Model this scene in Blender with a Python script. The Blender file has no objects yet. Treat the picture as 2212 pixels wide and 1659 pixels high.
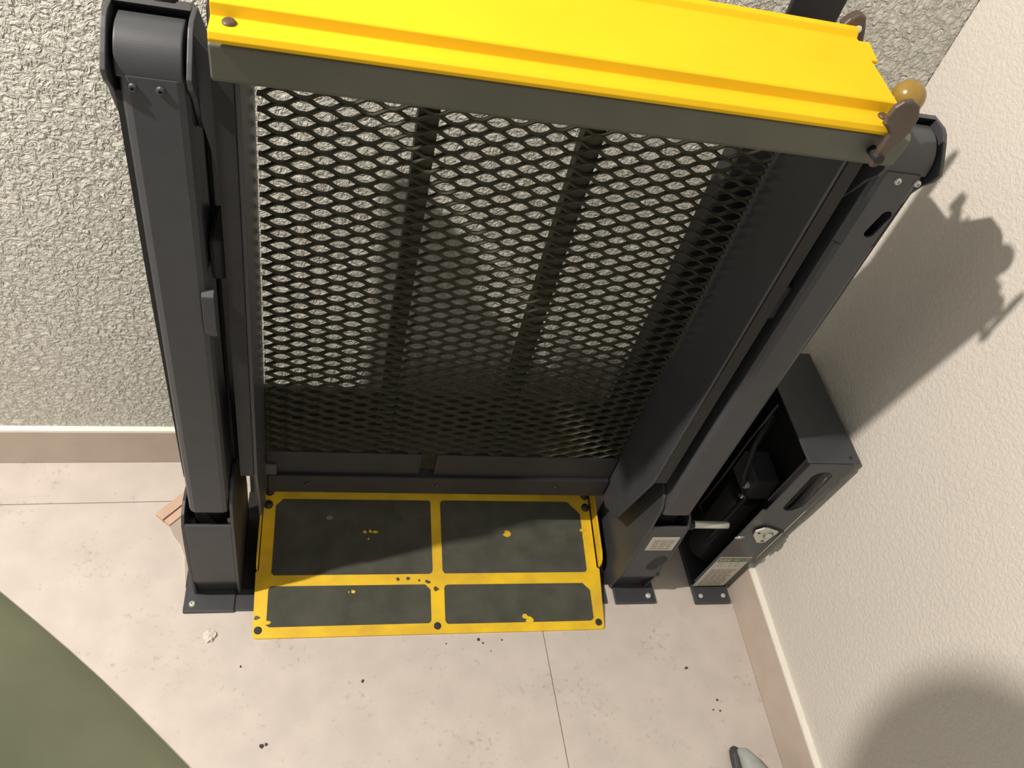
import bpy, bmesh, math, random
from mathutils import Vector, Matrix, noise

random.seed(7)
S = bpy.context.scene
COL = S.collection

# ------------------------------------------------------------------ camera
cam_d = bpy.data.cameras.new('camera')
cam = bpy.data.objects.new('camera', cam_d)
COL.objects.link(cam)
YAW, PITCH, ROLL = 0.3491, 0.8145, -0.3055
fw = Vector((math.sin(YAW) * math.cos(PITCH), math.cos(YAW) * math.cos(PITCH), -math.sin(PITCH)))
rt = Vector((math.cos(YAW), -math.sin(YAW), 0))
dn = fw.cross(rt)
r2 = rt * math.cos(ROLL) + dn * math.sin(ROLL)
d2 = -rt * math.sin(ROLL) + dn * math.cos(ROLL)
M = Matrix((r2, -d2, -fw)).transposed().to_4x4()
M.translation = Vector((0, 0, 1.7))
cam.matrix_world = M
cam_d.sensor_width = 36.0
cam_d.lens = 36.0 * 1720.0 / 2212.0
cam_d.clip_start = 0.01
cam_d.dof.use_dof = True
cam_d.dof.focus_distance = 1.25
cam_d.dof.aperture_fstop = 12
S.camera = cam

# ------------------------------------------------------------------ light
w = bpy.data.worlds.new('room_ambience')
S.world = w
w.use_nodes = True
w.node_tree.nodes['Background'].inputs['Color'].default_value = (1.0, 0.965, 0.90, 1)
w.node_tree.nodes['Background'].inputs['Strength'].default_value = 0.52
ld = bpy.data.lights.new('ceiling_lamp', 'POINT')
ld.energy = 385
ld.color = (1.0, 0.92, 0.83)
ld.shadow_soft_size = 0.03
lamp = bpy.data.objects.new('ceiling_lamp', ld)
lamp.location = (-1.4, 0.54, 2.78)
COL.objects.link(lamp)

S.view_settings.view_transform = 'Standard'
S.view_settings.look = 'None'
S.view_settings.gamma = 1
S.view_settings.use_curve_mapping = False
S.view_settings.exposure = 0.0

# ------------------------------------------------------------------ materials
def mat(name, col, rough=0.5, metal=0.0, spec=0.5, var=0.0, vscale=30.0, bump=0.0, bscale=200.0, bdist=0.001, col2=None):
    m = bpy.data.materials.new(name)
    m.use_nodes = True
    nt = m.node_tree
    b = nt.nodes['Principled BSDF']
    b.inputs['Roughness'].default_value = rough
    b.inputs['Metallic'].default_value = metal
    b.inputs['Specular IOR Level'].default_value = spec
    tc = nt.nodes.new('ShaderNodeTexCoord')
    n = nt.nodes.new('ShaderNodeTexNoise')
    n.inputs['Scale'].default_value = vscale
    n.inputs['Detail'].default_value = 5
    nt.links.new(tc.outputs['Object'], n.inputs['Vector'])
    r = nt.nodes.new('ShaderNodeValToRGB')
    c2 = col2 if col2 else tuple(max(0, c * (1 - var)) for c in col)
    r.color_ramp.elements[0].position = 0.35
    r.color_ramp.elements[0].color = (*c2, 1)
    r.color_ramp.elements[1].position = 0.65
    r.color_ramp.elements[1].color = (*col, 1)
    nt.links.new(n.outputs['Fac'], r.inputs['Fac'])
    nt.links.new(r.outputs['Color'], b.inputs['Base Color'])
    if bump > 0:
        n2 = nt.nodes.new('ShaderNodeTexNoise')
        n2.inputs['Scale'].default_value = bscale
        n2.inputs['Detail'].default_value = 3
        nt.links.new(tc.outputs['Object'], n2.inputs['Vector'])
        bp = nt.nodes.new('ShaderNodeBump')
        bp.inputs['Strength'].default_value = bump
        bp.inputs['Distance'].default_value = bdist
        nt.links.new(n2.outputs['Fac'], bp.inputs['Height'])
        nt.links.new(bp.outputs['Normal'], b.inputs['Normal'])
    return m

def plaster(name, col, scale, dist, strength, distort=0.8):
    m = bpy.data.materials.new(name)
    m.use_nodes = True
    nt = m.node_tree
    b = nt.nodes['Principled BSDF']
    b.inputs['Roughness'].default_value = 0.75
    b.inputs['Specular IOR Level'].default_value = 0.25
    tc = nt.nodes.new('ShaderNodeTexCoord')
    big = nt.nodes.new('ShaderNodeTexNoise')
    big.inputs['Scale'].default_value = 6
    nt.links.new(tc.outputs['Object'], big.inputs['Vector'])
    cr = nt.nodes.new('ShaderNodeValToRGB')
    cr.color_ramp.elements[0].color = (*[c * 0.95 for c in col], 1)
    cr.color_ramp.elements[1].color = (*col, 1)
    nt.links.new(big.outputs['Fac'], cr.inputs['Fac'])
    nt.links.new(cr.outputs['Color'], b.inputs['Base Color'])
    a = nt.nodes.new('ShaderNodeTexNoise')
    a.inputs['Scale'].default_value = scale
    a.inputs['Detail'].default_value = 4
    a.inputs['Roughness'].default_value = 0.55
    a.inputs['Distortion'].default_value = distort
    nt.links.new(tc.outputs['Object'], a.inputs['Vector'])
    ramp = nt.nodes.new('ShaderNodeMapRange')
    ramp.inputs['From Min'].default_value = 0.32
    ramp.inputs['From Max'].default_value = 0.68
    ramp.interpolation_type = 'SMOOTHSTEP'
    nt.links.new(a.outputs['Fac'], ramp.inputs['Value'])
    bp = nt.nodes.new('ShaderNodeBump')
    bp.inputs['Strength'].default_value = strength
    bp.inputs['Distance'].default_value = dist
    nt.links.new(ramp.outputs['Result'], bp.inputs['Height'])
    nt.links.new(bp.outputs['Normal'], b.inputs['Normal'])
    return m

M_WALL_B = plaster('lumpy_plaster', (0.72, 0.705, 0.63), 74, 0.0085, 0.85, 1.1)
M_WALL_R = plaster('fine_plaster', (0.645, 0.605, 0.545), 120, 0.0022, 0.42, 0.6)
M_TILE = mat('beige_stone_tile', (0.585, 0.525, 0.475), 0.55, var=0.10, vscale=14, bump=0.12, bscale=60, bdist=0.001)
def speckle(m):
    nt = m.node_tree
    b = nt.nodes['Principled BSDF']
    src = b.inputs['Base Color'].links[0].from_socket
    tc = nt.nodes.new('ShaderNodeTexCoord')
    n = nt.nodes.new('ShaderNodeTexNoise')
    n.inputs['Scale'].default_value = 75
    n.inputs['Detail'].default_value = 6
    n.inputs['Roughness'].default_value = 0.6
    nt.links.new(tc.outputs['Object'], n.inputs['Vector'])
    n2 = nt.nodes.new('ShaderNodeTexNoise')
    n2.inputs['Scale'].default_value = 9
    n2.inputs['Detail'].default_value = 2
    nt.links.new(tc.outputs['Object'], n2.inputs['Vector'])
    add = nt.nodes.new('ShaderNodeMath')
    add.operation = 'MULTIPLY_ADD'
    nt.links.new(n2.outputs['Fac'], add.inputs[0])
    add.inputs[1].default_value = 0.45
    nt.links.new(n.outputs['Fac'], add.inputs[2])
    r = nt.nodes.new('ShaderNodeMapRange')
    r.inputs['From Min'].default_value = 0.83
    r.inputs['From Max'].default_value = 0.96
    r.inputs['To Max'].default_value = 0.42
    nt.links.new(add.outputs[0], r.inputs['Value'])
    mx_ = nt.nodes.new('ShaderNodeMixRGB')
    mx_.inputs['Color2'].default_value = (0.27, 0.225, 0.19, 1)
    nt.links.new(r.outputs['Result'], mx_.inputs['Fac'])
    nt.links.new(src, mx_.inputs['Color1'])
    nt.links.new(mx_.outputs['Color'], b.inputs['Base Color'])
speckle(M_TILE)
M_BASE = mat('baseboard_tile', (0.52, 0.435, 0.365), 0.5, var=0.08, vscale=18)
M_GROUT = mat('grout', (0.27, 0.22, 0.18), 0.9, var=0.2)
M_LEDGE_LIT = mat('lit_ledge_white', (0.85, 0.83, 0.74), 0.6, var=0.04)  # light on top of the baseboard, painted in as white
M_DARK = mat('charcoal_paint', (0.050, 0.053, 0.059), 0.42, spec=0.5, var=0.12, vscale=25, bump=0.05, bscale=500, bdist=0.0004)
M_BEAM_LIT = mat('charcoal_lit_olive', (0.112, 0.116, 0.086), 0.5, var=0.15, vscale=12)  # charcoal paint lightened to olive: warm yellow bounce light put into the colour
M_BLACK = mat('black_paint', (0.026, 0.026, 0.027), 0.5, spec=0.25, var=0.15, vscale=25)
M_MESH = mat('mesh_paint', (0.056, 0.056, 0.038), 0.55, spec=0.25, var=0.2, vscale=40)
M_YEL = mat('safety_yellow', (0.80, 0.495, 0.018), 0.7, spec=0.05, var=0.05, vscale=9, bump=0.03, bscale=300, bdist=0.0004)
M_YELW = mat('worn_yellow', (0.82, 0.54, 0.018), 0.5, spec=0.3, var=0.28, vscale=13, col2=(0.62, 0.39, 0.03))
M_GRIP = mat('grip_tape', (0.076, 0.077, 0.060), 0.85, spec=0.3, var=0.30, vscale=20, bump=0.35, bscale=900, bdist=0.0006, col2=(0.056, 0.057, 0.044))
M_RUB = mat('black_rubber', (0.022, 0.022, 0.024), 0.7)
M_BOLT = mat('dark_bolt', (0.05, 0.05, 0.05), 0.28, metal=0.7)
M_STEEL = mat('bright_steel', (0.62, 0.62, 0.58), 0.25, metal=0.9)
M_STEEL2 = mat('satin_steel', (0.60, 0.61, 0.54), 0.35, metal=0.4)
M_BROWN = mat('brown_steel', (0.10, 0.075, 0.058), 0.45, metal=0.3, var=0.2)
M_AMBER = mat('amber_plastic', (0.27, 0.17, 0.03), 0.22, spec=0.6, var=0.1)
M_LABEL = mat('label_paper', (0.52, 0.52, 0.44), 0.55, var=0.03)
M_OLIVE = mat('label_olive', (0.17, 0.17, 0.11), 0.5)
M_GREEN = mat('label_green', (0.08, 0.21, 0.10), 0.5)
M_TEAL = mat('label_teal', (0.09, 0.16, 0.16), 0.5)
M_PRINT = mat('label_print', (0.28, 0.22, 0.18), 0.6)
M_INK = mat('label_ink', (0.10, 0.10, 0.08), 0.6)
M_WOOD = mat('pink_wood', (0.62, 0.43, 0.32), 0.6, var=0.15, vscale=20)
M_WOODL = mat('pale_wood', (0.44, 0.36, 0.30), 0.6, var=0.1, vscale=20)
M_WOODD = mat('wood_groove', (0.22, 0.10, 0.09), 0.7)
M_CRUMB = mat('plaster_crumb', (0.72, 0.66, 0.58), 0.85, var=0.15, vscale=200)
M_DIRT = mat('dark_dirt', (0.06, 0.05, 0.045), 0.9)
M_SAGE = mat('sage_cloth', (0.30, 0.325, 0.225), 0.9, spec=0.15, var=0.14, vscale=16, bump=0.15, bscale=18, bdist=0.01)
M_SKIN = mat('skin', (0.55, 0.34, 0.25), 0.55, var=0.06)
M_HAIR = mat('hair', (0.04, 0.03, 0.025), 0.6, var=0.3, vscale=60)
M_TROUS = mat('dark_trousers', (0.06, 0.065, 0.08), 0.9, var=0.1)
M_SHOEG = mat('grey_shoe', (0.38, 0.40, 0.38), 0.6, var=0.12, vscale=60)
M_SOLE = mat('shoe_sole', (0.045, 0.045, 0.05), 0.6)
M_EYE = mat('eye_white', (0.7, 0.7, 0.68), 0.3)

# ------------------------------------------------------------------ helpers
def put(name, bm, m, parent=None, smooth=False, bevel=0.0, seg=2):
    me = bpy.data.meshes.new(name)
    bmesh.ops.recalc_face_normals(bm, faces=bm.faces[:])
    bm.to_mesh(me)
    bm.free()
    me.materials.append(m)
    if smooth:
        for p in me.polygons:
            p.use_smooth = True
    o = bpy.data.objects.new(name, me)
    COL.objects.link(o)
    if parent:
        o.parent = parent
    if bevel > 0:
        md = o.modifiers.new('bevel', 'BEVEL')
        md.width = bevel
        md.segments = seg
        md.limit_method = 'ANGLE'
        md.angle_limit = math.radians(40)
    return o

def tag(o, label, cat, group=None, kind=None):
    o['label'] = label
    o['category'] = cat
    if group:
        o['group'] = group
    if kind:
        o['kind'] = kind
    return o

def thing(name, label, cat, loc=(0, 0, 0), group=None):
    o = bpy.data.objects.new(name, None)
    o.empty_display_size = 0.05
    COL.objects.link(o)
    o.location = loc
    return tag(o, label, cat, group)

def bx(bm, x0, x1, y0, y1, z0, z1):
    v = [bm.verts.new((x, y, z)) for x in (x0, x1) for y in (y0, y1) for z in (z0, z1)]
    for f in ((0, 1, 3, 2), (4, 6, 7, 5), (0, 4, 5, 1), (2, 3, 7, 6), (0, 2, 6, 4), (1, 5, 7, 3)):
        bm.faces.new([v[i] for i in f])

def box(name, x0, x1, y0, y1, z0, z1, m, parent=None, bevel=0.0015):
    bm = bmesh.new()
    bx(bm, x0, x1, y0, y1, z0, z1)
    return put(name, bm, m, parent, bevel=bevel)

def extr(bm, pts, d):
    """closed polygon (3D points) extruded by vector d"""
    d = Vector(d)
    a = [bm.verts.new(p) for p in pts]
    b = [bm.verts.new(Vector(p) + d) for p in pts]
    bm.faces.new(a)
    bm.faces.new(b[::-1])
    n = len(pts)
    for i in range(n):
        j = (i + 1) % n
        bm.faces.new((a[i], b[i], b[j], a[j]))

def prism_x(name, yz, x0, x1, m, parent=None, bevel=0.001, smooth=False):
    bm = bmesh.new()
    extr(bm, [(x0, y, z) for y, z in yz], (x1 - x0, 0, 0))
    return put(name, bm, m, parent, bevel=bevel, smooth=smooth)

def cyl(bm, p0, p1, r, n=20, r1=None):
    p0, p1 = Vector(p0), Vector(p1)
    ax = (p1 - p0)
    z = ax.normalized()
    x = z.orthogonal().normalized()
    y = z.cross(x)
    r1 = r if r1 is None else r1
    a, b = [], []
    for i in range(n):
        t = 2 * math.pi * i / n
        d = x * math.cos(t) + y * math.sin(t)
        a.append(bm.verts.new(p0 + d * r))
        b.append(bm.verts.new(p1 + d * r1))
    bm.faces.new(a)
    bm.faces.new(b[::-1])
    for i in range(n):
        j = (i + 1) % n
        bm.faces.new((a[i], a[j], b[j], b[i]))

def rod(name, p0, p1, r, m, parent=None, n=20, bevel=0.0, r1=None):
    bm = bmesh.new()
    cyl(bm, p0, p1, r, n, r1)
    o = put(name, bm, m, parent, bevel=bevel)
    for p in o.data.polygons:
        p.use_smooth = len(p.vertices) == 4
    return o

def tube(name, pts, r, m, parent=None, n=8):
    bm = bmesh.new()
    rings = []
    P = [Vector(p) for p in pts]
    for i, p in enumerate(P):
        t = (P[min(i + 1, len(P) - 1)] - P[max(i - 1, 0)]).normalized()
        x = t.orthogonal().normalized()
        if rings:
            x = (lastx - t * lastx.dot(t)).normalized()
        lastx = x
        y = t.cross(x)
        rings.append([bm.verts.new(p + (x * math.cos(a) + y * math.sin(a)) * r) for a in [2 * math.pi * k / n for k in range(n)]])
    for a, b in zip(rings, rings[1:]):
        for k in range(n):
            bm.faces.new((a[k], a[(k + 1) % n], b[(k + 1) % n], b[k]))
    bm.faces.new(rings[0])
    bm.faces.new(rings[-1][::-1])
    return put(name, bm, m, parent, smooth=True)

def ball(name, c, r, m, parent=None, sc=(1, 1, 1), seg=24):
    bm = bmesh.new()
    bmesh.ops.create_uvsphere(bm, u_segments=seg, v_segments=seg // 2, radius=r)
    for v in bm.verts:
        v.co = Vector((v.co.x * sc[0] + c[0], v.co.y * sc[1] + c[1], v.co.z * sc[2] + c[2]))
    return put(name, bm, m, parent, smooth=True)

def dome(name, c, nrm, r, h, m, parent=None, n=16, hexhole=False):
    """button-head screw / round pad standing on a surface"""
    nrm = Vector(nrm).normalized()
    x = nrm.orthogonal().normalized()
    y = nrm.cross(x)
    bm = bmesh.new()
    c = Vector(c)
    prof = [(r, -0.0005), (r, h * 0.35), (r * 0.82, h * 0.8), (r * 0.5, h)]
    if hexhole:
        prof += [(r * 0.42, h), (r * 0.40, h * 0.3)]
    rings = []
    for pr, ph in prof:
        rings.append([bm.verts.new(c + (x * math.cos(a) + y * math.sin(a)) * pr + nrm * ph) for a in [2 * math.pi * k / n for k in range(n)]])
    for a, b in zip(rings, rings[1:]):
        for k in range(n):
            bm.faces.new((a[k], a[(k + 1) % n], b[(k + 1) % n], b[k]))
    bm.faces.new(rings[0][::-1])
    bm.faces.new(rings[-1])
    return put(name, bm, m, parent, smooth=False, bevel=0)

def with_hole(name, outer, inner, d, m, parent=None, bevel=0.0008):
    """plate between two closed loops (same count, same start/sense), extruded by d"""
    d = Vector(d)
    bm = bmesh.new()
    o0 = [bm.verts.new(p) for p in outer]
    i0 = [bm.verts.new(p) for p in inner]
    o1 = [bm.verts.new(Vector(p) + d) for p in outer]
    i1 = [bm.verts.new(Vector(p) + d) for p in inner]
    n = len(outer)
    for k in range(n):
        j = (k + 1) % n
        bm.faces.new((o0[k], o0[j], i0[j], i0[k]))
        bm.faces.new((o1[j], o1[k], i1[k], i1[j]))
        bm.faces.new((o0[j], o0[k], o1[k], o1[j]))
        bm.faces.new((i0[k], i0[j], i1[j], i1[k]))
    return put(name, bm, m, parent, bevel=bevel)

def slot_loop(cx, cz, hw, hl, n=32, tilt=0.0):
    """stadium loop, long axis vertical"""
    pts = []
    for k in range(n):
        a = 2 * math.pi * (k + 0.5) / n
        x = hw * math.cos(a)
        z = hw * math.sin(a) + (hl - hw) * (1 if math.sin(a) > 0 else -1)
        pts.append((cx + x * math.cos(tilt) - z * math.sin(tilt), cz + x * math.sin(tilt) + z * math.cos(tilt)))
    return pts

def rect_loop(x0, x1, z0, z1, n=32):
    """rectangle sampled by angle from its centre so that it pairs with slot_loop"""
    cx, cz = (x0 + x1) / 2, (z0 + z1) / 2
    hw, hh = (x1 - x0) / 2, (z1 - z0) / 2
    corners = [math.atan2(hh, hw), math.atan2(hh, -hw), math.atan2(-hh, -hw) + 2 * math.pi, math.atan2(-hh, hw) + 2 * math.pi]
    q = n // 4
    pts = []
    # n points: walk perimeter beginning on the right side middle
    per = [(x1, cz), (x1, z1), (x0, z1), (x0, z0), (x1, z0), (x1, cz)]
    side = [n // 8, q, q, q, n - n // 8 - 3 * q]
    for (a, b), c in zip(zip(per, per[1:]), side):
        for k in range(c):
            t = k / c
            pts.append((a[0] + (b[0] - a[0]) * t, a[1] + (b[1] - a[1]) * t))
    return pts

# ================================================================== SETTING
BW = lambda x, d=0.0: 1.2133 + 0.033 * x + d          # back wall (baseboard face)
RW = lambda y, d=0.0: 1.029 + 0.015 * (y - 0.6) + d   # right wall (baseboard face)
T = 0.015
XL, YF = -1.9, -0.9
XC = RW(1.25, T)
YC = BW(XC, T)

def struct(o):
    o['kind'] = 'structure'
    return o

# floor: screed with single tiles laid on it
bm = bmesh.new()
extr(bm, [(XL, YF, -0.03), (RW(YF, T), YF, -0.03), (XC, YC, -0.03), (XL, BW(XL, T), -0.03)], (0, 0, 0.0285))
floor = struct(put('floor', bm, M_GROUT))

def clip(poly, p, n):
    out = []
    for i in range(len(poly)):
        a, b = poly[i], poly[(i + 1) % len(poly)]
        da, db = (a - p).dot(n), (b - p).dot(n)
        if da >= 0:
            out.append(a)
        if da * db < 0:
            out.append(a + (b - a) * (da / (da - db)))
    return out

t_ang = 0.038
tx, ty = Vector((math.cos(t_ang), math.sin(t_ang))), Vector((-math.sin(t_ang), math.cos(t_ang)))
ORG = Vector((0.5135, 1.1225))      # crossing of the two joints seen in the photo
G = 0.0011
for i in range(-3, 3):
    for j in range(-2, 1):
        c0 = ORG + tx * (1.2 * i - (0.6 if j == 0 else 0.0)) + ty * (1.2 * j)
        poly = [c0 + tx * G + ty * G, c0 + tx * (1.2 - G) + ty * G, c0 + tx * (1.2 - G) + ty * (1.2 - G), c0 + tx * G + ty * (1.2 - G)]
        for p, n in (((XL, 0), (1, 0)), ((0, YF), (0, 1)), ((0, BW(0)), (0.033, -1)), ((RW(0), 0), (-1, 0.015))):
            poly = clip(poly, Vector(p), Vector(n))
            if len(poly) < 3:
                break
        if len(poly) >= 3:
            bm = bmesh.new()
            extr(bm, [(p.x, p.y, -0.0015) for p in poly], (0, 0, 0.0015))
            put('floor_tile', bm, M_TILE, floor)

# walls
bm = bmesh.new()
extr(bm, [(XL, BW(XL, T), -0.03), (XC + 0.12, BW(XC + 0.12, T), -0.03), (XC + 0.12, BW(XC + 0.12, T + 0.1), -0.03), (XL, BW(XL, T + 0.1), -0.03)], (0, 0, 2.4))
struct(put('wall_back', bm, M_WALL_B))
bm = bmesh.new()
extr(bm, [(RW(YF, T), YF, -0.03), (RW(YF, T + 0.1), YF, -0.03), (RW(YC, T + 0.1), YC - 0.002, -0.03), (RW(YC, T), YC - 0.002, -0.03)], (0, 0, 2.4))
struct(put('wall_right', bm, M_WALL_R))
HB = 0.117
bm = bmesh.new()
xb = RW(1.25)
extr(bm, [(XL, BW(XL), 0), (xb, BW(xb), 0), (xb, BW(xb, T), 0), (XL, BW(XL, T), 0)], (0, 0, HB))
bb = struct(put('baseboard_back', bm, M_BASE, bevel=0.001))
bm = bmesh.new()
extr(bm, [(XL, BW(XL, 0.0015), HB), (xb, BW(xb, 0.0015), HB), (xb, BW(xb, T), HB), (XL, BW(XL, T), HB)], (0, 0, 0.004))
put('lit_ledge_strip', bm, M_LEDGE_LIT, bb)  # white strip paints in the light falling on the ledge
bm = bmesh.new()
extr(bm, [(RW(YF), YF, 0), (RW(YF, T), YF, 0), (RW(BW(xb), T), BW(xb), 0), (RW(BW(xb)), BW(xb), 0)], (0, 0, HB))
bb = struct(put('baseboard_right', bm, M_BASE, bevel=0.001))
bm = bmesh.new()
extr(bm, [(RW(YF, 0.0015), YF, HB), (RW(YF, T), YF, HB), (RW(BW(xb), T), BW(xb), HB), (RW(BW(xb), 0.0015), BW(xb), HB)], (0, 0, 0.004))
put('lit_ledge_strip', bm, M_LEDGE_LIT, bb)  # same painted-in light on the right ledge

# ================================================================== THE LIFT
lift = thing('wheelchair_lift', 'dark grey wheelchair lift with folded mesh platform and yellow ramps, standing in the corner', 'wheelchair lift')
CX = 0.281
def mx(x):
    """mirror about the lift's middle"""
    return 2 * CX - x

# ---- base frame: sill, two flanges
sill = box('base_sill', -0.156, 0.698, 0.812, 0.862, 0.0, 0.007, M_DARK, lift)
box('floor_pan', -0.152, 0.714, 0.862, 1.118, 0.0, 0.004, M_BLACK, lift, 0.001)
box('rear_panel', -0.15, 0.712, 1.118, 1.130, 0.0, 0.392, M_MESH, lift, 0.002)

def mirrored(xs, side):
    a, b = (xs if side < 0 else (mx(xs[1]), mx(xs[0])))
    return a, b

for side in (-1, 1):
    nm = 'left' if side < 0 else 'right'
    def X2(a, b):
        return mirrored((a, b), side)
    # base flange with bolt
    x0, x1 = X2(-0.261, -0.157)
    fl = box('base_flange', x0, x1, 0.809, 1.03, 0.0, 0.010, M_DARK, lift, 0.002)
    bx_c = -0.243 if side < 0 else mx(-0.243)
    dome('bolt', (bx_c, 0.826, 0.010), (0, 0, 1), 0.007, 0.006, M_STEEL2, fl, hexhole=True)
    # tower: side plates with rounded tops, front plate, recessed kick plate
    prof = [(0.850, 0.010), (0.838, 0.085), (0.838, 0.300), (0.842, 0.375), (0.855, 0.402), (0.880, 0.414), (0.915, 0.408), (0.950, 0.378), (0.990, 0.315), (1.030, 0.240), (1.045, 0.150), (1.045, 0.010)]
    x0, x1 = X2(-0.152, -0.146)
    prism_x('tower_side_plate', prof, x0, x1, M_DARK, lift)
    prof2 = [(y, z * 0.80 if z > 0.2 else z) for y, z in prof]
    x0, x1 = X2(-0.242, -0.236)
    prism_x('tower_side_plate', prof2, x0, x1, M_DARK, lift)
    x0, x1 = X2(-0.236, -0.152)
    tf = prism_x('tower_front_plate', [(0.838, 0.300), (0.843, 0.305), (0.848, 0.302), (0.848, 0.09), (0.868, 0.03), (0.868, 0.010), (0.860, 0.010), (0.860, 0.03), (0.838, 0.088)], x0, x1, M_DARK, lift)
    # rear parallel arm running down into the tower
    x0, x1 = X2(-0.240, -0.168)
    box('rear_arm', x0, x1, 0.945, 1.035, 0.16, 1.215, M_DARK, lift, 0.006)
    x0, x1 = X2(-0.222, -0.172)
    box('front_arm', x0, x1, 0.868, 0.925, 0.10, 1.22, M_BLACK, lift, 0.005)
    x0, x1 = X2(-0.155, -0.085)
    if side > 0:
        box('inner_arm', 0.637, 0.705, 1.062, 1.112, 0.20, 1.20, M_BLACK, lift, 0.004)
    else:
        box('inner_arm', -0.163, -0.118, 1.062, 1.112, 0.20, 1.20, M_BLACK, lift, 0.004)
    x0, x1 = X2(-0.153, -0.148)
    prism_x('arm_inner_plate', [(0.925, 0.33), (0.925, 1.215), (0.95, 1.215), (1.06, 1.06), (1.10, 0.95), (1.10, 0.40), (1.05, 0.33)], x0, x1, M_BLACK, lift)
    # front cover channel
    x0, x1 = X2(-0.2310, -0.2245)
    xo, xi, xe = (x0, x1, x0 + 0.0055) if side < 0 else (x1, x0, x1 - 0.0055)
    bm = bmesh.new()
    extr(bm, [(xo, 0.853, 1.19), (xo, 0.853, 0.95), (xe, 0.853, 0.45), (xi, 0.853, 0.45), (xi, 0.853, 1.19)], (0, 0.10, 0))
    put('arm_outer_plate', bm, M_BLACK, lift)
    x0, x1 = X2(-0.2235, -0.153)
    bm = bmesh.new()
    yz0 = 0.840
    w_ = 0.004
    loop = [(x0, 0.925), (x0, yz0 + 0.010), (x0 + 0.004, yz0 + 0.003), (x0 + 0.011, yz0), (x1 - 0.011, yz0), (x1 - 0.004, yz0 + 0.003), (x1, yz0 + 0.010), (x1, 0.925),
            (x1 - w_, 0.925), (x1 - w_, yz0 + 0.014), (x1 - 0.013, yz0 + w_), (x0 + 0.013, yz0 + w_), (x0 + w_, yz0 + 0.014), (x0 + w_, 0.925)]
    if side > 0:
        # the right cover has a key slot
        extr(bm, [(x, y, 0.356) for x, y in loop], (0, 0, 0.734))
        extr(bm, [(x, y, 1.170) for x, y in loop], (0, 0, 0.045))
        cov = put('arm_cover', bm, M_DARK, lift)
        sl = slot_loop(0.762, 1.131, 0.0085, 0.024, 32, -0.25)
        rl = rect_loop(x0 + 0.011, x1 - 0.011, 1.09, 1.17)
        with_hole('slotted_plate', [(x, yz0, z) for x, z in rl], [(x, yz0, z) for x, z in sl], (0, w_, 0), M_DARK, cov)
        for (xa, xb_) in ((x0, x0 + 0.011), (x1 - 0.011, x1)):
            bm = bmesh.new()
            lp = [(xa, yz0 + (0.010 if xa == x0 else 0)), (xb_, yz0 + (0.010 if xb_ == x1 else 0)), (xb_, 0.925 if xb_ == x1 else yz0 + 0.016), (xa, 0.925 if xa == x0 else yz0 + 0.016)]
            extr(bm, [(x, y, 1.09) for x, y in lp], (0, 0, 0.08))
            put('cover_edge', bm, M_DARK, cov)
    else:
        extr(bm, [(x, y, 0.354) for x, y in loop], (0, 0, 0.861))
        cov = put('arm_cover', bm, M_DARK, lift)
    for sx in ((-0.209, -0.181) if side < 0 else (0.748, 0.779)):
        dome('screw', (sx, 0.840, 1.203), (0, -1, 0), 0.0052, 0.0035, M_DARK if side < 0 else M_STEEL2, cov, hexhole=True)
    # top housing: two D-shaped cheeks, a bridge, and the rolled arm end between them
    cheek = [(0.930, 1.120), (0.880, 1.138), (0.863, 1.165), (0.849, 1.193), (0.834, 1.211), (0.829, 1.225), (0.840, 1.239), (0.857, 1.257), (0.866, 1.265), (0.876, 1.269), (0.905, 1.270), (0.950, 1.225), (0.975, 1.185), (0.980, 1.13)]
    for c0, c1 in ((-0.2365, -0.2305), (-0.152, -0.146)):
        x0, x1 = X2(c0, c1)
        prism_x('housing_cheek', cheek, x0, x1, M_DARK, lift, 0.0012)
    x0, x1 = X2(-0.2305, -0.152)
    prism_x('housing_bridge', [(0.893, 1.270), (0.905, 1.270), (0.950, 1.225), (0.945, 1.218), (0.900, 1.264)], x0, x1, M_DARK, lift)
    x0, x1 = X2(-0.2255, -0.157)
    kn = [(0.842, 1.212)]
    for k in range(25):
        a = math.pi - k * math.pi / 2 / 24
        kn.append((0.884 + 0.042 * math.cos(a), 1.219 + 0.042 * math.sin(a)))
    kn += [(0.893, 1.261), (0.893, 1.212)]
    o = prism_x('rolled_arm_end', kn, x0, x1, M_DARK, lift, 0.002)
    # mid pivot bracket and pin between arm and platform side
    x0, x1 = X2(-0.150, -0.130)
    br = box('pivot_bracket', x0, x1, 0.86, 0.94, 0.915, 0.985, M_BLACK, lift, 0.006)
    pa, pb = ((-0.130, -0.1065) if side < 0 else (mx(-0.1065), mx(-0.130)))
    rod('pivot_pin', (pa, 0.875, 0.95), (pb, 0.875, 0.95), 0.012, M_DARK, br, bevel=0.002)
    x0, x1 = X2(-0.1615, -0.145)
    if side < 0:
        lat = prism_x('latch_tab', [(0.835, 0.905), (0.845, 0.912), (0.858, 0.90), (0.858, 0.83), (0.845, 0.82), (0.836, 0.84)], x0, x1, M_DARK, lift)

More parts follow.
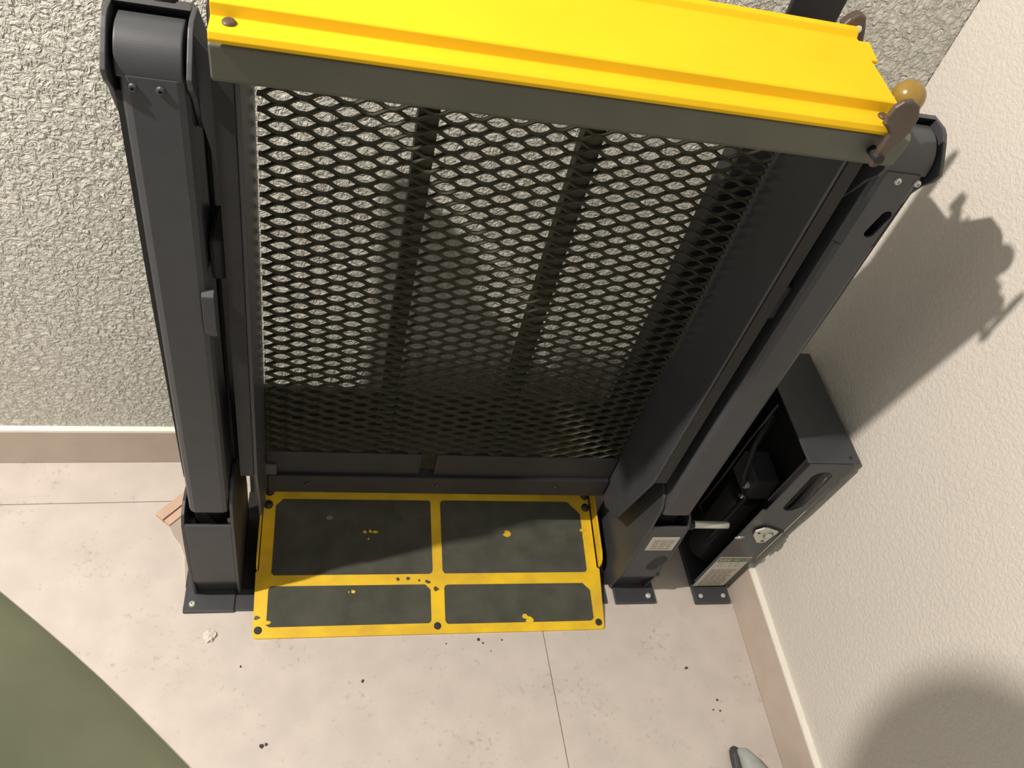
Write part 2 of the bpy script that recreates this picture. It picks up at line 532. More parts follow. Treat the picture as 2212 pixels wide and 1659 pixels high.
# right tower: label, cable hole, small hole
lab = box('warning_label', 0.728, 0.793, 0.8368, 0.8385, 0.213, 0.268, M_LABEL, lift, 0)
lab['label'] = 'small white warning label on the right tower'
bm = bmesh.new()
for r_ in range(5):
    z = 0.2575 - r_ * 0.0085
    for a, b in ((0.736, 0.751), (0.753, 0.770), (0.772, 0.785)):
        e = random.uniform(-0.003, 0.002)
        bx(bm, a, b + e, 0.8362, 0.8370, z - 0.0028, z)
t_ = put('printed_lines', bm, M_PRINT, lab)
t_['kind'] = 'stuff'
bm = bmesh.new()
extr(bm, [(x, 0.8360, z) for x, z in slot_loop(0.779, 0.152, 0.014, 0.030, 24, -0.35)], (0, 0.003, 0))
put('cable_hole', bm, M_RUB, lift)
bm = bmesh.new()
extr(bm, [(x, 0.8364, z) for x, z in slot_loop(0.802, 0.098, 0.004, 0.006, 16)], (0, 0.003, 0))
put('small_hole', bm, M_RUB, lift)
# silver rod out of the right tower towards the pump box
rr = rod('actuator_rod', (0.818, 0.858, 0.290), (0.908, 0.858, 0.288), 0.0085, M_STEEL2, lift, bevel=0.002)
rod('rod_collar', (0.803, 0.858, 0.290), (0.822, 0.858, 0.290), 0.0115, M_BLACK, rr, bevel=0.002)

KNOB = (-0.195, 0.985, 1.243)
GUS = [(-0.1455, 1.262), (-0.131, 1.245), (-0.129, 1.204), (-0.124, 1.045), (-0.129, 1.072), (-0.138, 1.123), (-0.1455, 1.160)]
# ---- folded platform: side plates, top beam, expanded mesh, ribs, kick plate
plat = lift
for side in (-1, 1):
    x0, x1 = mirrored((-0.1065, -0.1005), side)
    sp = prism_x('platform_side_plate', [(0.852, 1.245), (0.852, 0.46), (0.90, 0.25), (0.96, 0.20), (1.012, 0.20), (1.012, 1.235), (0.93, 1.30), (0.852, 1.28)], x0, x1, M_DARK, lift)
    x0, x1 = mirrored((-0.1295, -0.1065), side)
    prism_x('side_plate_flange', [(0.850, 1.262), (0.850, 0.46), (0.854, 0.46), (0.854, 1.262)], x0, x1, M_BLACK, sp)
    x0, x1 = mirrored((-0.1145, -0.1065), side)
    prism_x('side_rib', [(0.90, 1.2), (0.90, 0.3), (0.908, 0.3), (0.908, 1.2)], x0, x1, M_DARK, sp)
bm = bmesh.new()
extr(bm, [(x, 0.862, z) for x, z in GUS], (0, 0.003, 0))
put('side_gusset', bm, M_DARK, lift)
prism_x('top_beam', [(0.778, 1.303), (0.772, 1.298), (0.776, 1.262), (0.781, 1.256), (0.86, 1.250), (0.86, 1.30)], -0.119, 0.671, M_BEAM_LIT, lift, 0.002)

# expanded metal: zigzag strands that touch at the bonds
xa, xb2, z_lo, z_hi = -0.097, 0.659, 0.335, 1.235
Wd, P = 0.059, 0.0230
bm = bmesh.new()
st = [q / 14 for q in range(14)]
val = [max(-1.0, min(1.0, 1.10 * math.cos(2 * math.pi * q / 14))) for q in range(14)]
nper = int((xb2 - xa) / Wd) + 1
k = 0
z = z_lo
while z < z_hi:
    sgn = 1 if k % 2 == 0 else -1
    ring_prev = None
    for q in range(nper):
        for s_, v_ in zip(st, val):
            x = xa + (q + s_) * Wd
            if x > xb2:
                break
            zz = z + sgn * v_ * (P / 4 - 0.0002)
            h, d = 0.0028, 0.0034
            ring = [bm.verts.new((x, 1.0 - d - 0.0015, zz + h * 0.7)), bm.verts.new((x, 1.0 - d + 0.0015, zz - h * 1.15)), bm.verts.new((x, 1.0 + d + 0.0015, zz - h * 0.7)), bm.verts.new((x, 1.0 + d - 0.0015, zz + h * 1.15))]
            if ring_prev:
                for a in range(4):
                    bm.faces.new((ring_prev[a], ring_prev[(a + 1) % 4], ring[(a + 1) % 4], ring[a]))
            ring_prev = ring
    z += P / 2
    k += 1
put('expanded_mesh_deck', bm, M_MESH, lift)
for a, b in ((0.1155, 0.1455), (0.356, 0.388)):
    box('deck_rib', a, b, 1.005, 1.030, 0.335, 1.24, M_MESH, lift, 0.001)
box('kick_plate', -0.098, 0.218, 0.994, 1.004, 0.262, 0.340, M_BLACK, lift, 0.001)
box('kick_plate', 0.250, 0.659, 0.994, 1.004, 0.262, 0.340, M_BLACK, lift, 0.001)
hb = box('hinge_beam', -0.098, 0.659, 0.985, 1.012, 0.205, 0.266, M_BLACK, lift, 0.003)
for sx in (-0.015, 0.262, 0.535):
    dome('screw', (sx, 0.985, 0.240), (0, -1, 0), 0.0055, 0.003, M_BOLT, hb)
box('hinge_gusset', -0.110, -0.078, 0.988, 1.016, 0.225, 0.300, M_DARK, lift, 0.003)

# ---- outer roll stop, folded over the platform's top: yellow ribbed plate
prof = [(0.764, 1.3045), (0.762, 1.309), (0.764, 1.3155), (0.769, 1.318), (0.7855, 1.3190), (0.7875, 1.3200), (0.7880, 1.3325), (0.7900, 1.3340), (0.845, 1.3395), (0.915, 1.3455), (0.921, 1.3455), (0.925, 1.3535), (0.934, 1.3555), (0.936, 1.351), (0.930, 1.3405), (0.845, 1.3345), (0.7945, 1.3285), (0.7920, 1.3145), (0.772, 1.3115), (0.770, 1.3045)]
rs = prism_x('outer_roll_stop', prof, -0.117, 0.637, M_YEL, lift, 0.0008)
for sx in (-0.099, 0.622):
    dome('bolt', (sx, 0.779, 1.3193), (0, -0.1, 1), 0.0068, 0.003, M_BROWN, rs)
# right end hardware: front hook, rear hook, end bracket, amber knob
bm = bmesh.new()
hook = [(0.632, 1.318), (0.634, 1.330), (0.641, 1.338), (0.652, 1.341), (0.664, 1.336), (0.672, 1.322), (0.673, 1.305), (0.668, 1.286), (0.660, 1.268), (0.657, 1.252), (0.648, 1.250), (0.646, 1.275), (0.648, 1.296), (0.640, 1.303), (0.632, 1.307), (0.634, 1.312)]
hook = [(x * 0.963, 1.7 - (1.7 - z) * 0.963) for x, z in hook]
extr(bm, [(x, 0.7535, z) for x, z in hook], (0, 0.008, 0))
hk = put('front_hook', bm, M_BROWN, lift, bevel=0.0025)
rod('hook_pin', (0.628, 0.751, 1.280), (0.628, 0.775, 1.280), 0.006, M_BLACK, hk)
o = ball('amber_knob', (0.676, 0.826, 1.325), 0.0205, M_AMBER, lift)
o['label'] = 'amber plastic ball knob behind the front hook'
rod('knob_stem', (0.655, 0.826, 1.318), (0.668, 0.826, 1.322), 0.007, M_BROWN, o)
bm = bmesh.new()
hook2 = [(0.618, 1.352), (0.624, 1.362), (0.634, 1.370), (0.644, 1.368), (0.652, 1.352), (0.658, 1.336), (0.652, 1.331), (0.642, 1.336), (0.630, 1.345)]
extr(bm, [(x, 0.934, z) for x, z in hook2], (0, 0.016, 0))
hk = put('rear_hook', bm, M_BROWN, lift, bevel=0.003)
dome('rivet', (0.640, 0.934, 1.352), (0, -1, 0.4), 0.005, 0.003, M_STEEL2, hk)
bm = bmesh.new()
extr(bm, [(0.637, 0.925, 1.343), (0.637, 0.840, 1.331), (0.637, 0.842, 1.318), (0.637, 0.905, 1.300), (0.637, 0.925, 1.315)], (0.005, 0, 0))
put('end_bracket', bm, M_BROWN, lift, bevel=0.001)
prism_x('end_tab', [(0.880, 1.339), (0.915, 1.346), (0.915, 1.342), (0.880, 1.335)], 0.632, 0.652, M_YEL, lift)
bm = bmesh.new()
extr(bm, [(-0.123, 0.815, 1.325), (-0.123, 0.870, 1.335), (-0.123, 0.870, 1.300), (-0.123, 0.815, 1.300)], (0.006, 0, 0))
put('end_bracket', bm, M_BROWN, lift, bevel=0.001)
# flat handrail bars rising behind the roll stop
bm = bmesh.new()
extr(bm, [(0.576, 1.0, 1.20), (0.576, 1.0, 1.36), (0.584, 1.0, 1.40), (0.630, 1.0, 1.405), (0.644, 1.0, 1.398), (0.650, 1.0, 1.385), (0.650, 1.0, 1.20)], (0, 0.008, 0))
put('handrail_bar', bm, M_BLACK, lift, bevel=0.002)
ball('handrail_knob', KNOB, 0.016, M_BROWN, lift, (1.1, 0.8, 0.8))

# ---- inner ramp plate on the floor side
K = 0.2
def PZ(y, d=0.0):
    return 0.004 + K * (y - 0.748) + d
bm = bmesh.new()
out = [(-0.106, 0.7475), (0.670, 0.7475), (0.6765, 0.7495), (0.6790, 0.755), (0.6855, 0.889), (0.6790, 0.893), (0.6790, 1.089), (-0.112, 1.089), (-0.112, 0.893), (-0.1185, 0.889), (-0.1145, 0.755), (-0.112, 0.7495)]
extr(bm, [(x, y, PZ(y)) for x, y in out], (0, 0, -0.0038))
ramp = put('ramp_plate', bm, M_YELW, lift, bevel=0.0008)
ramp['label'] = 'worn yellow ramp plate with grip patches'
for xf, sg in ((-0.1175, 1), (0.6835, -1)):
    bm = bmesh.new()
    pr = [(0.8935, 0.0), (0.8935, 0.014), (0.899, 0.024), (0.915, 0.030), (1.070, 0.030), (1.086, 0.024), (1.092, 0.010), (1.092, -0.004), (0.8935, -0.004)]
    extr(bm, [(xf, y, PZ(y, h)) for y, h in pr], (0.0035 if sg > 0 else 0.0045, 0, 0))
    put('ramp_side_flange', bm, M_YELW, ramp, bevel=0.001)

def patch(x0, x1, y0, y1, cut=None, r=0.008):
    pts = []
    spec = [(x1, y1, 0), (x0, y1, 90), (x0, y0, 180), (x1, y0, 270)]
    for n, (x, y, a0) in enumerate(spec):
        if cut and n in cut:
            c = cut[n]
            sx, sy = (1 if x == x1 else -1), (1 if y == y1 else -1)
            e = [(x, y - sy * c), (x - sx * c, y)]
            pts += e if n in (0, 2) else e[::-1]
            continue
        cx_ = x - r if x == x1 else x + r
        cy_ = y - r if y == y1 else y + r
        for q in range(5):
            a = math.radians(a0 + 90 * q / 4)
            jx = random.uniform(-0.0006, 0.0006)
            pts.append((cx_ + r * math.cos(a) + jx, cy_ + r * math.sin(a) + jx))
    bm = bmesh.new()
    extr(bm, [(x, y, PZ(y, 0.0001)) for x, y in pts], (0, 0, 0.0009))
    return put('grip_patch', bm, M_GRIP, ramp)
patch(-0.085, 0.2745, 0.8812, 1.0575, {1: 0.016})
patch(0.2985, 0.6520, 0.8812, 1.0578, {0: 0.031})
patch(-0.0885, 0.2685, 0.7705, 0.8565, {0: 0.012})
patch(0.3005, 0.6535, 0.7675, 0.8548, {0: 0.017})
# gussets behind the cut corners, bolts and rubber feet
for x, y in ((-0.1009, 1.0754), (-0.1018, 1.044), (0.6703, 1.074), (0.6687, 1.0433)):
    dome('bolt', (x, y, PZ(y)), (0, -K, 1), 0.0105, 0.007, M_BOLT, ramp, hexhole=True)
for x, y in ((-0.104, 0.7643), (0.2822, 0.7642), (0.6651, 0.7631)):
    dome('rubber_button', (x, y, PZ(y)), (0, -K, 1), 0.0083, 0.0022, M_RUB, ramp)
# worn-through spots of yellow in the grip patches
def chip(x, y, r, n=9, m=M_YELW):
    pts = []
    for q in range(n):
        a = 2 * math.pi * q / n
        rr_ = r * random.uniform(0.5, 1.15)
        pts.append((x + rr_ * math.cos(a) * 1.25, y + rr_ * math.sin(a)))
    bm = bmesh.new()
    extr(bm, [(px, py, PZ(py, 0.0009)) for px, py in pts], (0, 0, 0.0004))
    put('worn_spot', bm, m, ramp)
for x, y, r in ((0.118, 0.979, 0.005), (0.131, 0.981, 0.004), (0.143, 0.979, 0.005), (0.127, 0.963, 0.0025), (0.459, 0.976, 0.0085), (0.094, 0.842, 0.0055), (0.085, 0.842, 0.002), (0.654, 0.985, 0.006), (0.655, 0.966, 0.005), (0.489, 0.779, 0.007), (0.497, 0.772, 0.008), (-0.086, 0.779, 0.006)):
    chip(x, y, r)
chip(0.038, 1.012, 0.006, m=M_OLIVE)
for x, y, r in ((0.195, 0.869, 0.004), (0.217, 0.870, 0.004), (0.262, 0.862, 0.005), (0.282, 0.845, 0.006), (-0.108, 0.790, 0.005), (0.243, 0.866, 0.003)):
    chip(x, y, r, m=M_BROWN)

# ================================================================== PUMP BOX
def BY(z, d=0.0):
    return 0.848 - 0.071 * z + d
pump = thing('pump_box', 'tall dark grey pump box with slotted front and data label, against the right wall', 'control box')
X0, X1, ZT = 0.921, 1.024, 0.606
# front panel: upper slotted section, lower section
def fp(x, z, d=0.0):
    return (x, BY(z, d), z)
sl = slot_loop(0.978, 0.495, 0.0225, 0.080, 32, 0.03)
rl = rect_loop(X0 + 0.006, X1 - 0.004, 0.416, ZT - 0.004)
with_hole('slotted_cover', [fp(x, z, -0.003) for x, z in rl], [fp(x, z, -0.003) for x, z in sl], (0, 0.003, 0), M_DARK, pump)
bm = bmesh.new()
extr(bm, [fp(X0 + 0.030, 0.400, 0.03), fp(X1 - 0.018, 0.400, 0.03), fp(X1 - 0.018, 0.59, 0.03), fp(X0 + 0.030, 0.59, 0.03)], (0, 0.004, 0))
put('slot_backing', bm, M_RUB, pump)
bm = bmesh.new()
extr(bm, [fp(X0, 0.412), fp(X0, 0.045), fp(X0 + 0.012, 0.018), fp(X1, 0.018), fp(X1, 0.412)], (0, 0.004, 0))
lower = put('lower_front', bm, M_DARK, pump, bevel=0.002)
# side bevel strip next to the wall, with the notch near the floor
bm = bmesh.new()
extr(bm, [fp(X1 + 0.0015, 0.085, 0.004), fp(X1 + 0.0105, 0.085, 0.012), fp(X1 + 0.0105, 0.585, 0.012), fp(X1 + 0.0015, 0.585, 0.004)], (0, 0.004, 0))
put('edge_strip', bm, M_DARK, pump, bevel=0.001)
box('right_panel', X1 - 0.002, X1 + 0.003, 0.852, 1.09, 0.012, 0.600, M_BLACK, pump, 0.001)
bm = bmesh.new()
tp = [(X0, BY(ZT), ZT), (X1 + 0.012, BY(ZT), ZT), (X1 + 0.012, 1.092, ZT + 0.008), (X0, 1.092, ZT + 0.008)]
extr(bm, tp, (0, 0, -0.005))
top = put('top_panel', bm, M_DARK, pump, bevel=0.002)
dome('screw', (1.018, 0.818, ZT + 0.0008), (0, 0, 1), 0.0035, 0.0015, M_BLACK, top)
box('back_panel', X0, X1, 1.085, 1.090, 0.012, 0.602, M_BLACK, pump, 0.001)
ft = box('foot_flange', X0 + 0.006, X1 - 0.002, 0.804, 1.09, 0.0, 0.012, M_DARK, pump, 0.003)
for x in (0.944, 1.005):
    dome('bolt', (x, 0.822, 0.012), (0, 0, 1), 0.0058, 0.004, M_STEEL2, ft)
# inside, seen through the open left side
bm = bmesh.new()
cyl(bm, (0.972, 0.94, 0.05), (0.972, 0.94, 0.30), 0.042, 28)
put('pump_motor', bm, M_BLACK, pump, smooth=False, bevel=0.003)
box('valve_block', 0.942, 1.0, 0.90, 0.985, 0.33, 0.40, M_DARK, pump, 0.003)
rod('hydraulic_fitting', (0.930, 0.915, 0.365), (0.942, 0.915, 0.365), 0.008, M_STEEL2, pump, bevel=0.001)
rod('hydraulic_fitting', (0.926, 0.90, 0.345), (0.945, 0.90, 0.335), 0.005, M_STEEL, pump)
tube('hose', [(0.93, 0.915, 0.365), (0.918, 0.92, 0.40), (0.922, 0.95, 0.47), (0.945, 0.98, 0.53), (0.97, 1.0, 0.50), (0.985, 1.01, 0.40), (0.985, 1.01, 0.20)], 0.006, M_RUB, pump)
tube('hose', [(0.945, 0.90, 0.33), (0.932, 0.895, 0.26), (0.930, 0.90, 0.18), (0.945, 0.92, 0.10)], 0.005, M_RUB, pump)
tube('cable', [(0.93, 0.97, 0.58), (0.926, 0.975, 0.45), (0.928, 0.98, 0.30), (0.94, 1.0, 0.15)], 0.0025, M_DARK, pump)
# key plate, dark opening beside it, hook ring
bm = bmesh.new()
extr(bm, [fp(x, z, -0.0024) for x, z in ((0.966, 0.340), (0.999, 0.330), (1.022, 0.316), (1.016, 0.303), (1.004, 0.278), (0.986, 0.265), (0.976, 0.268))], (0, 0.0026, 0))
put('key_opening', bm, M_RUB, pump)
bm = bmesh.new()
extr(bm, [fp(x, z, -0.008) for x, z in ((0.943, 0.330), (0.958, 0.343), (0.970, 0.341), (1.000, 0.327), (1.001, 0.318), (0.993, 0.278), (0.985, 0.273), (0.972, 0.275), (0.950, 0.305))], (0, 0.004, 0))
kp = put('key_plate', bm, M_STEEL2, pump, bevel=0.0008)
kp['label'] = 'pale metal key switch plate'
bm = bmesh.new()
bmesh.ops.create_cone(bm, cap_ends=True, segments=24, radius1=0.0125, radius2=0.0115, depth=0.004, matrix=Matrix.Translation((0.981, BY(0.312) - 0.0095, 0.314)) @ Matrix.Rotation(math.radians(90), 4, 'X'))
kr = put('key_switch', bm, M_OLIVE, kp)
bm = bmesh.new()
bmesh.ops.create_cone(bm, cap_ends=True, segments=20, radius1=0.0085, radius2=0.0085, depth=0.002, matrix=Matrix.Translation((0.981, BY(0.312) - 0.0118, 0.314)) @ Matrix.Rotation(math.radians(90), 4, 'X'))
put('key_face', bm, M_STEEL2, kr)
for x, z in ((0.955, 0.322), (0.982, 0.284)):
    bm = bmesh.new()
    extr(bm, [(x + 0.004 * math.cos(a), BY(z) - 0.0086, z + 0.003 * math.sin(a)) for a in [k * math.pi / 6 for k in range(12)]], (0, 0.001, 0))
    put('screw_hole', bm, M_RUB, kp)
tube('wire_ring', [(0.921 + 0.010 * math.cos(a), 0.822 - 0.004 * math.sin(a), 0.295 + 0.010 * math.sin(a)) for a in [0.3 + k * 2 * math.pi / 14 for k in range(13)]], 0.0016, M_STEEL, pump)
# data label: header with green and teal blocks and rows of print
lz0, lz1 = 0.021, 0.184
def lbox(bm, x0, x1, z0, z1, d):
    extr(bm, [fp(x0, z0, d), fp(x1, z0, d), fp(x1, z1, d), fp(x0, z1, d)], (0, 0.0008, 0))
bm = bmesh.new()
lbox(bm, 0.9265, 1.0095, lz0, lz1, -0.0012)
dl = put('data_label', bm, M_LABEL, pump)
dl['label'] = 'white printed data label with green header'
for nm, x0, x1, z0, z1, m in (('header_band', 0.9275, 1.0085, 0.160, 0.182, M_OLIVE), ('green_block', 0.965, 0.986, 0.1605, 0.1785, M_GREEN), ('teal_block', 0.986, 0.997, 0.1605, 0.1785, M_TEAL)):
    bm = bmesh.new()
    lbox(bm, x0, x1, z0, z1, -0.0016 if nm == 'header_band' else -0.0020)
    put(nm, bm, m, dl)
bm = bmesh.new()
x = 0.932
for wd, h in ((0.003, 0.009), (0.003, 0.006), (0.003, 0.006), (0.0035, 0.009), (0.003, 0.006), (0.003, 0.008)):
    lbox(bm, x, x + wd * 0.5, 0.166, 0.166 + h, -0.0022)
    lbox(bm, x, x + wd, 0.166, 0.1675, -0.0022)
    x += wd + 0.0016
lbox(bm, 0.969, 0.981, 0.169, 0.1712, -0.0024)
o = put('header_lettering', bm, M_LABEL, dl)
o['kind'] = 'stuff'
bm = bmesh.new()
for z_ in (0.153, 0.141):
    for a, b in ((0.938, 0.943), (0.947, 0.950), (0.968, 0.972), (0.985, 0.990)):
        lbox(bm, a + random.uniform(-.002, .002), b, z_ - 0.004, z_, -0.0016)
for r_ in range(11):
    z_ = 0.118 - r_ * 0.0085
    x = 0.934
    while x < 0.992:
        wd = random.uniform(0.008, 0.018)
        lbox(bm, x, min(x + wd, 1.0), z_ - 0.0042, z_, -0.0016)
        x += wd + 0.0025
o = put('printed_lines', bm, M_PRINT, dl)
o['kind'] = 'stuff'

# ================================================================== SMALL THINGS ON THE FLOOR
# wooden offcut jutting out beside the left tower
wood = thing('wooden_offcut', 'pinkish grooved wooden offcut jutting out behind the left tower base', 'offcut')
a0, a1 = Vector((-0.352, 1.051)), Vector((-0.285, 1.128))
dirw = (a1 - a0).normalized()
nrw = Vector((dirw.y, -dirw.x))
def wstrip(nm, o0, o1, m, zt):
    bm = bmesh.new()
    p = [a0 + nrw * o0, a0 + dirw * 0.17 + nrw * o0, a0 + dirw * 0.17 + nrw * o1, a0 + nrw * o1]
    extr(bm, [(q.x, q.y, 0.0) for q in p], (0, 0, zt))
    return put(nm, bm, m, wood, bevel=0.0008)
wstrip('outer_lath', 0.0, 0.024, M_WOOD, 0.010)
wstrip('groove', 0.024, 0.028, M_WOODD, 0.006)
wstrip('inner_lath', 0.028, 0.046, M_WOOD, 0.010)
bm = bmesh.new()
tail = [a0 + nrw * 0.046 + dirw * 0.0, a0 + nrw * 0.046 + dirw * 0.09, Vector((-0.2625, 1.05)), Vector((-0.2625, 0.868)), Vector((-0.268, 0.90)), Vector((-0.275, 0.945)), Vector((-0.288, 0.975)), Vector((-0.306, 0.999))]
extr(bm, [(q.x, q.y, 0.0) for q in tail], (0, 0, 0.006))
put('curved_tongue', bm, M_WOODL, wood, bevel=0.0006)

# lump of plaster and specks of dirt
bm = bmesh.new()
bmesh.ops.create_icosphere(bm, subdivisions=3, radius=1.0)
for v in bm.verts:
    n = noise.noise(v.co * 2.3) * 0.55 + noise.noise(v.co * 5.0) * 0.3
    v.co = v.co * (1 + n)
    v.co = Vector((v.co.x * 0.011 - 0.201, v.co.y * 0.0125 + 0.757, max(0.0, v.co.z * 0.006 + 0.004)))
tag(put('plaster_crumb', bm, M_CRUMB), 'pale lump of plaster on the floor in front of the left base flange', 'debris')
proto = None
for x, y, r, where in (
        (0.374, 0.732, .0038, 'largest dark speck in the cluster just in front of the yellow ramp plate'),
        (0.384, 0.724, .002, 'small dark speck right beside the largest one in front of the yellow plate'),
        (0.117, 0.649, .0028, 'single dark speck on the open floor left of the tile joint'),
        (-0.078, 0.529, .0045, 'dark clump of dirt on the floor near the sage sleeve'),
        (-0.070, 0.532, .003, 'smaller bit touching the dark clump near the sage sleeve'),
        (0.860, 0.648, .0030, 'single dark speck in front of the pump box foot'),
        (0.915, 0.572, .003, 'uppermost of three dark specks near the right baseboard'),
        (0.899, 0.551, .002, 'lower left of three dark specks near the right baseboard'),
        (0.915, 0.548, .0025, 'lower right of three dark specks near the right baseboard'),
        (-0.132, 0.690, .002, 'faint speck on the floor below the pale plaster lump'),
        (0.428, 0.730, .002, 'lone speck in front of the yellow plate, nearest the tile joint'),
        (0.40, 0.705, .0016, 'tiny speck farthest out from the yellow plate in its cluster'),
        (0.30, 0.725, .0016, 'tiny speck below the middle rubber button of the yellow plate')):
    if proto is None:
        bm = bmesh.new()
        bmesh.ops.create_icosphere(bm, subdivisions=2, radius=1.0)
        for v in bm.verts:
            v.co *= 1 + 0.5 * noise.noise(v.co * 1.7)
            v.co.z = max(-0.5, v.co.z) * 0.6 + 0.3
        proto = put('dirt_speck', bm, M_DIRT)
        o = proto
    else:
        o = proto.copy()
        COL.objects.link(o)
    o.location = (x, y, 0)
    o.scale = (r, r * random.uniform(0.7, 1.4), r)
    o.rotation_euler = (0, 0, random.uniform(0, 6))
    tag(o, where, 'dirt', 'dirt specks on the floor')

# ================================================================== SHOE at the bottom edge
shoe = thing('shoe', 'grey shoe with black sole, only its toe showing at the bottom edge', 'shoe', (0.913, 0.466, 0))
def loft(name, secs, m, parent, n=16):
    """secs: (y, halfwidth, z0, z1, xoff)"""
    bm = bmesh.new()
    rings = []
    for y, hw, z0, z1, xo in secs:
        ring = []
        for k in range(n):
            a = 2 * math.pi * k / n
            c, s = math.cos(a), math.sin(a)
            e = 0.75
            ring.append(bm.verts.new((xo + hw * math.copysign(abs(c) ** e, c), y, (z0 + z1) / 2 + (z1 - z0) / 2 * math.copysign(abs(s) ** e, s))))
        rings.append(ring)
    for a, b in zip(rings, rings[1:]):
        for k in range(n):
            bm.faces.new((a[k], a[(k + 1) % n], b[(k + 1) % n], b[k]))
    bm.faces.new(rings[0][::-1])
    bm.faces.new(rings[-1])
    return put(name, bm, m, parent, smooth=True)
loft('sole', [(0.0, 0.004, 0.004, 0.020, 0), (-0.005, 0.009, 0.001, 0.024, 0.001), (-0.02, 0.015, 0, 0.025, 0.003), (-0.05, 0.024, 0, 0.024, 0.008), (-0.10, 0.040, 0, 0.024, 0.016), (-0.18, 0.036, 0, 0.026, 0.014), (-0.25, 0.036, 0, 0.030, 0.012), (-0.285, 0.018, 0.004, 0.03, 0.012)], M_SOLE, shoe)
loft('upper', [(-0.009, 0.004, 0.018, 0.034, 0.006), (-0.014, 0.010, 0.018, 0.044, 0.010), (-0.03, 0.016, 0.018, 0.050, 0.015), (-0.06, 0.026, 0.018, 0.056, 0.020), (-0.10, 0.036, 0.018, 0.070, 0.022), (-0.15, 0.034, 0.018, 0.090, 0.018), (-0.20, 0.032, 0.02, 0.105, 0.014), (-0.25, 0.032, 0.02, 0.105, 0.012), (-0.278, 0.016, 0.022, 0.100, 0.012)], M_SHOEG, shoe)
shoe.rotation_euler = (0, 0, math.radians(4))

# ================================================================== PERSON at the left (sleeve in the corner of the frame)
person = thing('person', 'person in a loose sage green jacket, only a sleeve showing, bottom left corner', 'person', (0, 0, 0))
def skin(name, verts, edges, radii, m, parent, sub=2, root=0):
    me = bpy.data.meshes.new(name)
    me.from_pydata([Vector(v) for v in verts], edges, [])
    me.materials.append(m)
    o = bpy.data.objects.new(name, me)
    COL.objects.link(o)
    o.parent = parent
    sk = o.modifiers.new('skin', 'SKIN')
    sk.use_smooth_shade = True
    for i, r in enumerate(radii):
        rr_ = r if isinstance(r, tuple) else (r, r)
        me.skin_vertices[0].data[i].radius = rr_
        me.skin_vertices[0].data[i].use_root = (i == root)
    ss = o.modifiers.new('subsurf', 'SUBSURF')
    ss.levels = sub
    ss.render_levels = sub
    return o
# continuous body: pelvis, spine, neck, legs
bv = [(-0.60, 0.12, 0.98), (-0.59, 0.15, 1.16), (-0.57, 0.20, 1.36), (-0.52, 0.27, 1.50), (-0.45, 0.33, 1.60), (-0.39, 0.37, 1.70),
      (-0.60, 0.03, 0.92), (-0.60, 0.03, 0.50), (-0.63, 0.02, 0.10), (-0.55, 0.05, 0.04),
      (-0.64, 0.21, 0.92), (-0.64, 0.22, 0.50), (-0.67, 0.22, 0.10), (-0.60, 0.26, 0.04)]
be = [(0, 1), (1, 2), (2, 3), (3, 4), (4, 5), (0, 6), (6, 7), (7, 8), (8, 9), (0, 10), (10, 11), (11, 12), (12, 13)]
brd = [0.13, 0.13, 0.15, 0.10, 0.055, 0.055, 0.085, 0.06, 0.045, 0.04, 0.085, 0.06, 0.045, 0.04]
bv += [(-0.62, 0.36, 1.43), (-0.665, 0.42, 1.17), (-0.665, 0.445, 0.98)]
be += [(2, 14), (14, 15), (15, 16)]
brd += [0.055, 0.042, 0.03]
skin('body', bv, be, brd, M_SKIN, person)
lv = [(-0.59, 0.145, 1.10), bv[0]] + bv[6:9] + bv[10:13]
skin('trousers', lv, [(0, 1), (1, 2), (2, 3), (3, 4), (1, 5), (5, 6), (6, 7)], [0.137, 0.140, 0.097, 0.074, 0.066, 0.097, 0.074, 0.066], M_TROUS, person)
for a, b in ((bv[8], bv[9]), (bv[12], bv[13])):
    ang = math.atan2(b[1] - a[1], b[0] - a[0])
    bm = bmesh.new()
    bmesh.ops.create_uvsphere(bm, u_segments=16, v_segments=10, radius=1.0)
    for v in bm.verts:
        px_, py_, pz_ = v.co.x * 0.135, v.co.y * 0.05, max(-0.9, v.co.z) * (0.05 if v.co.x < 0.3 else 0.04)
        cx_, cy_ = a[0] + (b[0] - a[0]) * 0.75, a[1] + (b[1] - a[1]) * 0.75
        v.co = Vector((cx_ + px_ * math.cos(ang) - py_ * math.sin(ang), cy_ + px_ * math.sin(ang) + py_ * math.cos(ang), 0.045 + pz_))
    put('shoe', bm, M_SOLE, person, smooth=True)
jk = skin('jacket', [(-0.60, 0.12, 0.86), (-0.59, 0.15, 1.14), (-0.57, 0.20, 1.36), (-0.53, 0.25, 1.47),
                     (-0.46, 0.08, 1.44), (-0.22, 0.00, 1.30), (-0.055, 0.045, 1.150), (-0.225, 0.195, 1.150), (-0.390, 0.345, 1.185), (-0.52, 0.27, 1.62), (-0.40, 0.15, 1.58),  # last two points: unseen hood bulge, added to keep the lamp off the sleeve
                     (-0.62, 0.36, 1.42), (-0.665, 0.42, 1.17), (-0.665, 0.448, 0.95)],
          [(0, 1), (1, 2), (2, 3), (2, 4), (4, 5), (5, 6), (6, 7), (7, 8), (3, 9), (9, 10), (2, 11), (11, 12), (12, 13)],
          [0.168, 0.160, 0.175, 0.15, 0.10, 0.095, 0.092, 0.090, 0.066, 0.14, 0.13, 0.095, 0.075, 0.06], M_SAGE, person)
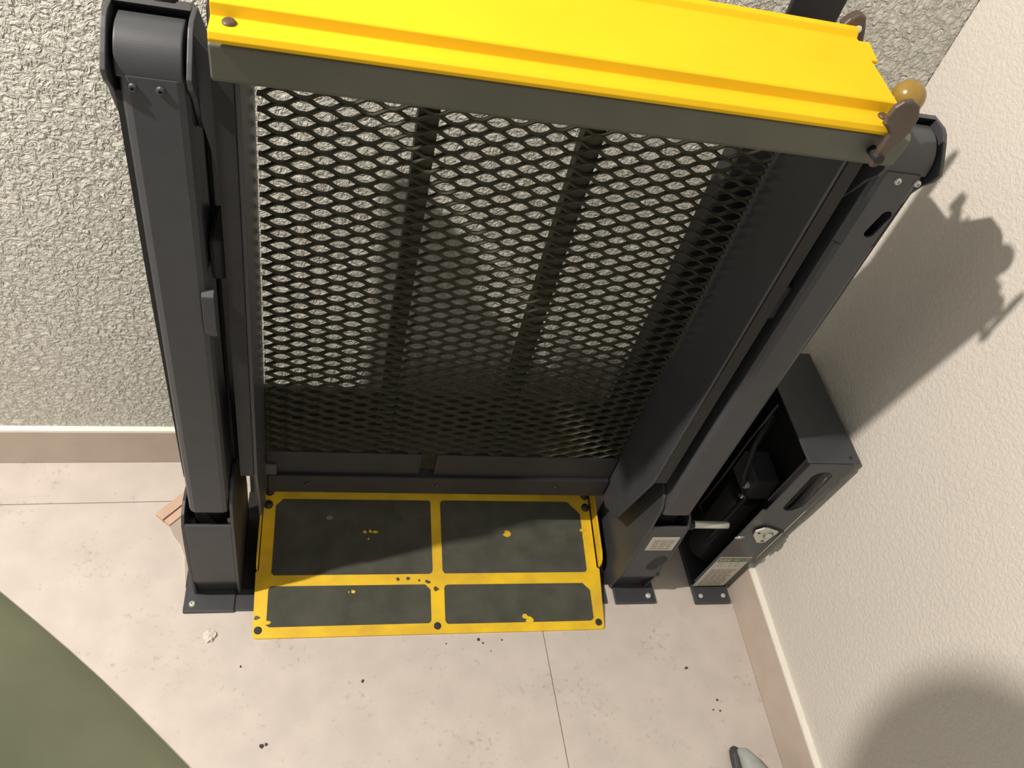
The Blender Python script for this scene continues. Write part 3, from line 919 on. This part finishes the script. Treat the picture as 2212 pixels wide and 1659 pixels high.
# head with face parts
HX, HY, HZ = -0.36, 0.395, 1.775
head = ball('head', (HX, HY, HZ), 0.1, M_SKIN, person, (0.80, 0.98, 1.18), 28)
ball('hair', (HX - 0.022, HY, HZ + 0.03), 0.1, M_HAIR, head, (0.88, 1.0, 1.08), 28)
for sy in (-0.033, 0.033):
    ball('eye', (HX + 0.072, HY + sy, HZ), 0.012, M_EYE, head, seg=12)
    ball('ear', (HX, HY + sy * 2.42, HZ - 0.01), 0.026, M_SKIN, head, (0.8, 0.4, 1.2), 12)
ball('nose', (HX + 0.084, HY, HZ - 0.023), 0.014, M_SKIN, head, (1.2, 0.9, 1.5), 12)
ball('mouth', (HX + 0.070, HY, HZ - 0.06), 0.02, M_BROWN, head, (0.5, 1.2, 0.35), 12)
# hand closing the sleeve, five fingers
hv = [(-0.390, 0.345, 1.185), (-0.430, 0.382, 1.195), (-0.462, 0.412, 1.20)]
he = [(0, 1), (1, 2)]
hr = [0.032, 0.036, 0.030]
bd = Vector((-0.462, 0.412, 1.20))
ax = Vector((-0.74, 0.66, 0.1)).normalized()
up_ = Vector((0, 0, 1))
sd = ax.cross(up_).normalized()
for k, (o_, L_) in enumerate(((-0.026, 0.062), (-0.009, 0.075), (0.009, 0.070), (0.025, 0.054))):
    b0 = bd + sd * o_
    p1 = b0 + ax * L_ * 0.5 - up_ * 0.006
    p2 = p1 + ax * L_ * 0.35 - up_ * 0.018
    p3 = p2 + ax * L_ * 0.15 - up_ * 0.022
    i0 = len(hv)
    hv += [b0, p1, p2, p3]
    he += [(2, i0), (i0, i0 + 1), (i0 + 1, i0 + 2), (i0 + 2, i0 + 3)]
    hr += [0.0105, 0.0095, 0.0088, 0.0075]
i0 = len(hv)
tb = Vector((-0.430, 0.382, 1.195)) + sd * -0.03
hv += [tb, tb + ax * 0.03 - sd * 0.022, tb + ax * 0.058 - sd * 0.026 - up_ * 0.01]
he += [(1, i0), (i0, i0 + 1), (i0 + 1, i0 + 2)]
hr += [0.014, 0.011, 0.009]
skin('hand', hv, he, hr, M_SKIN, person, 1)
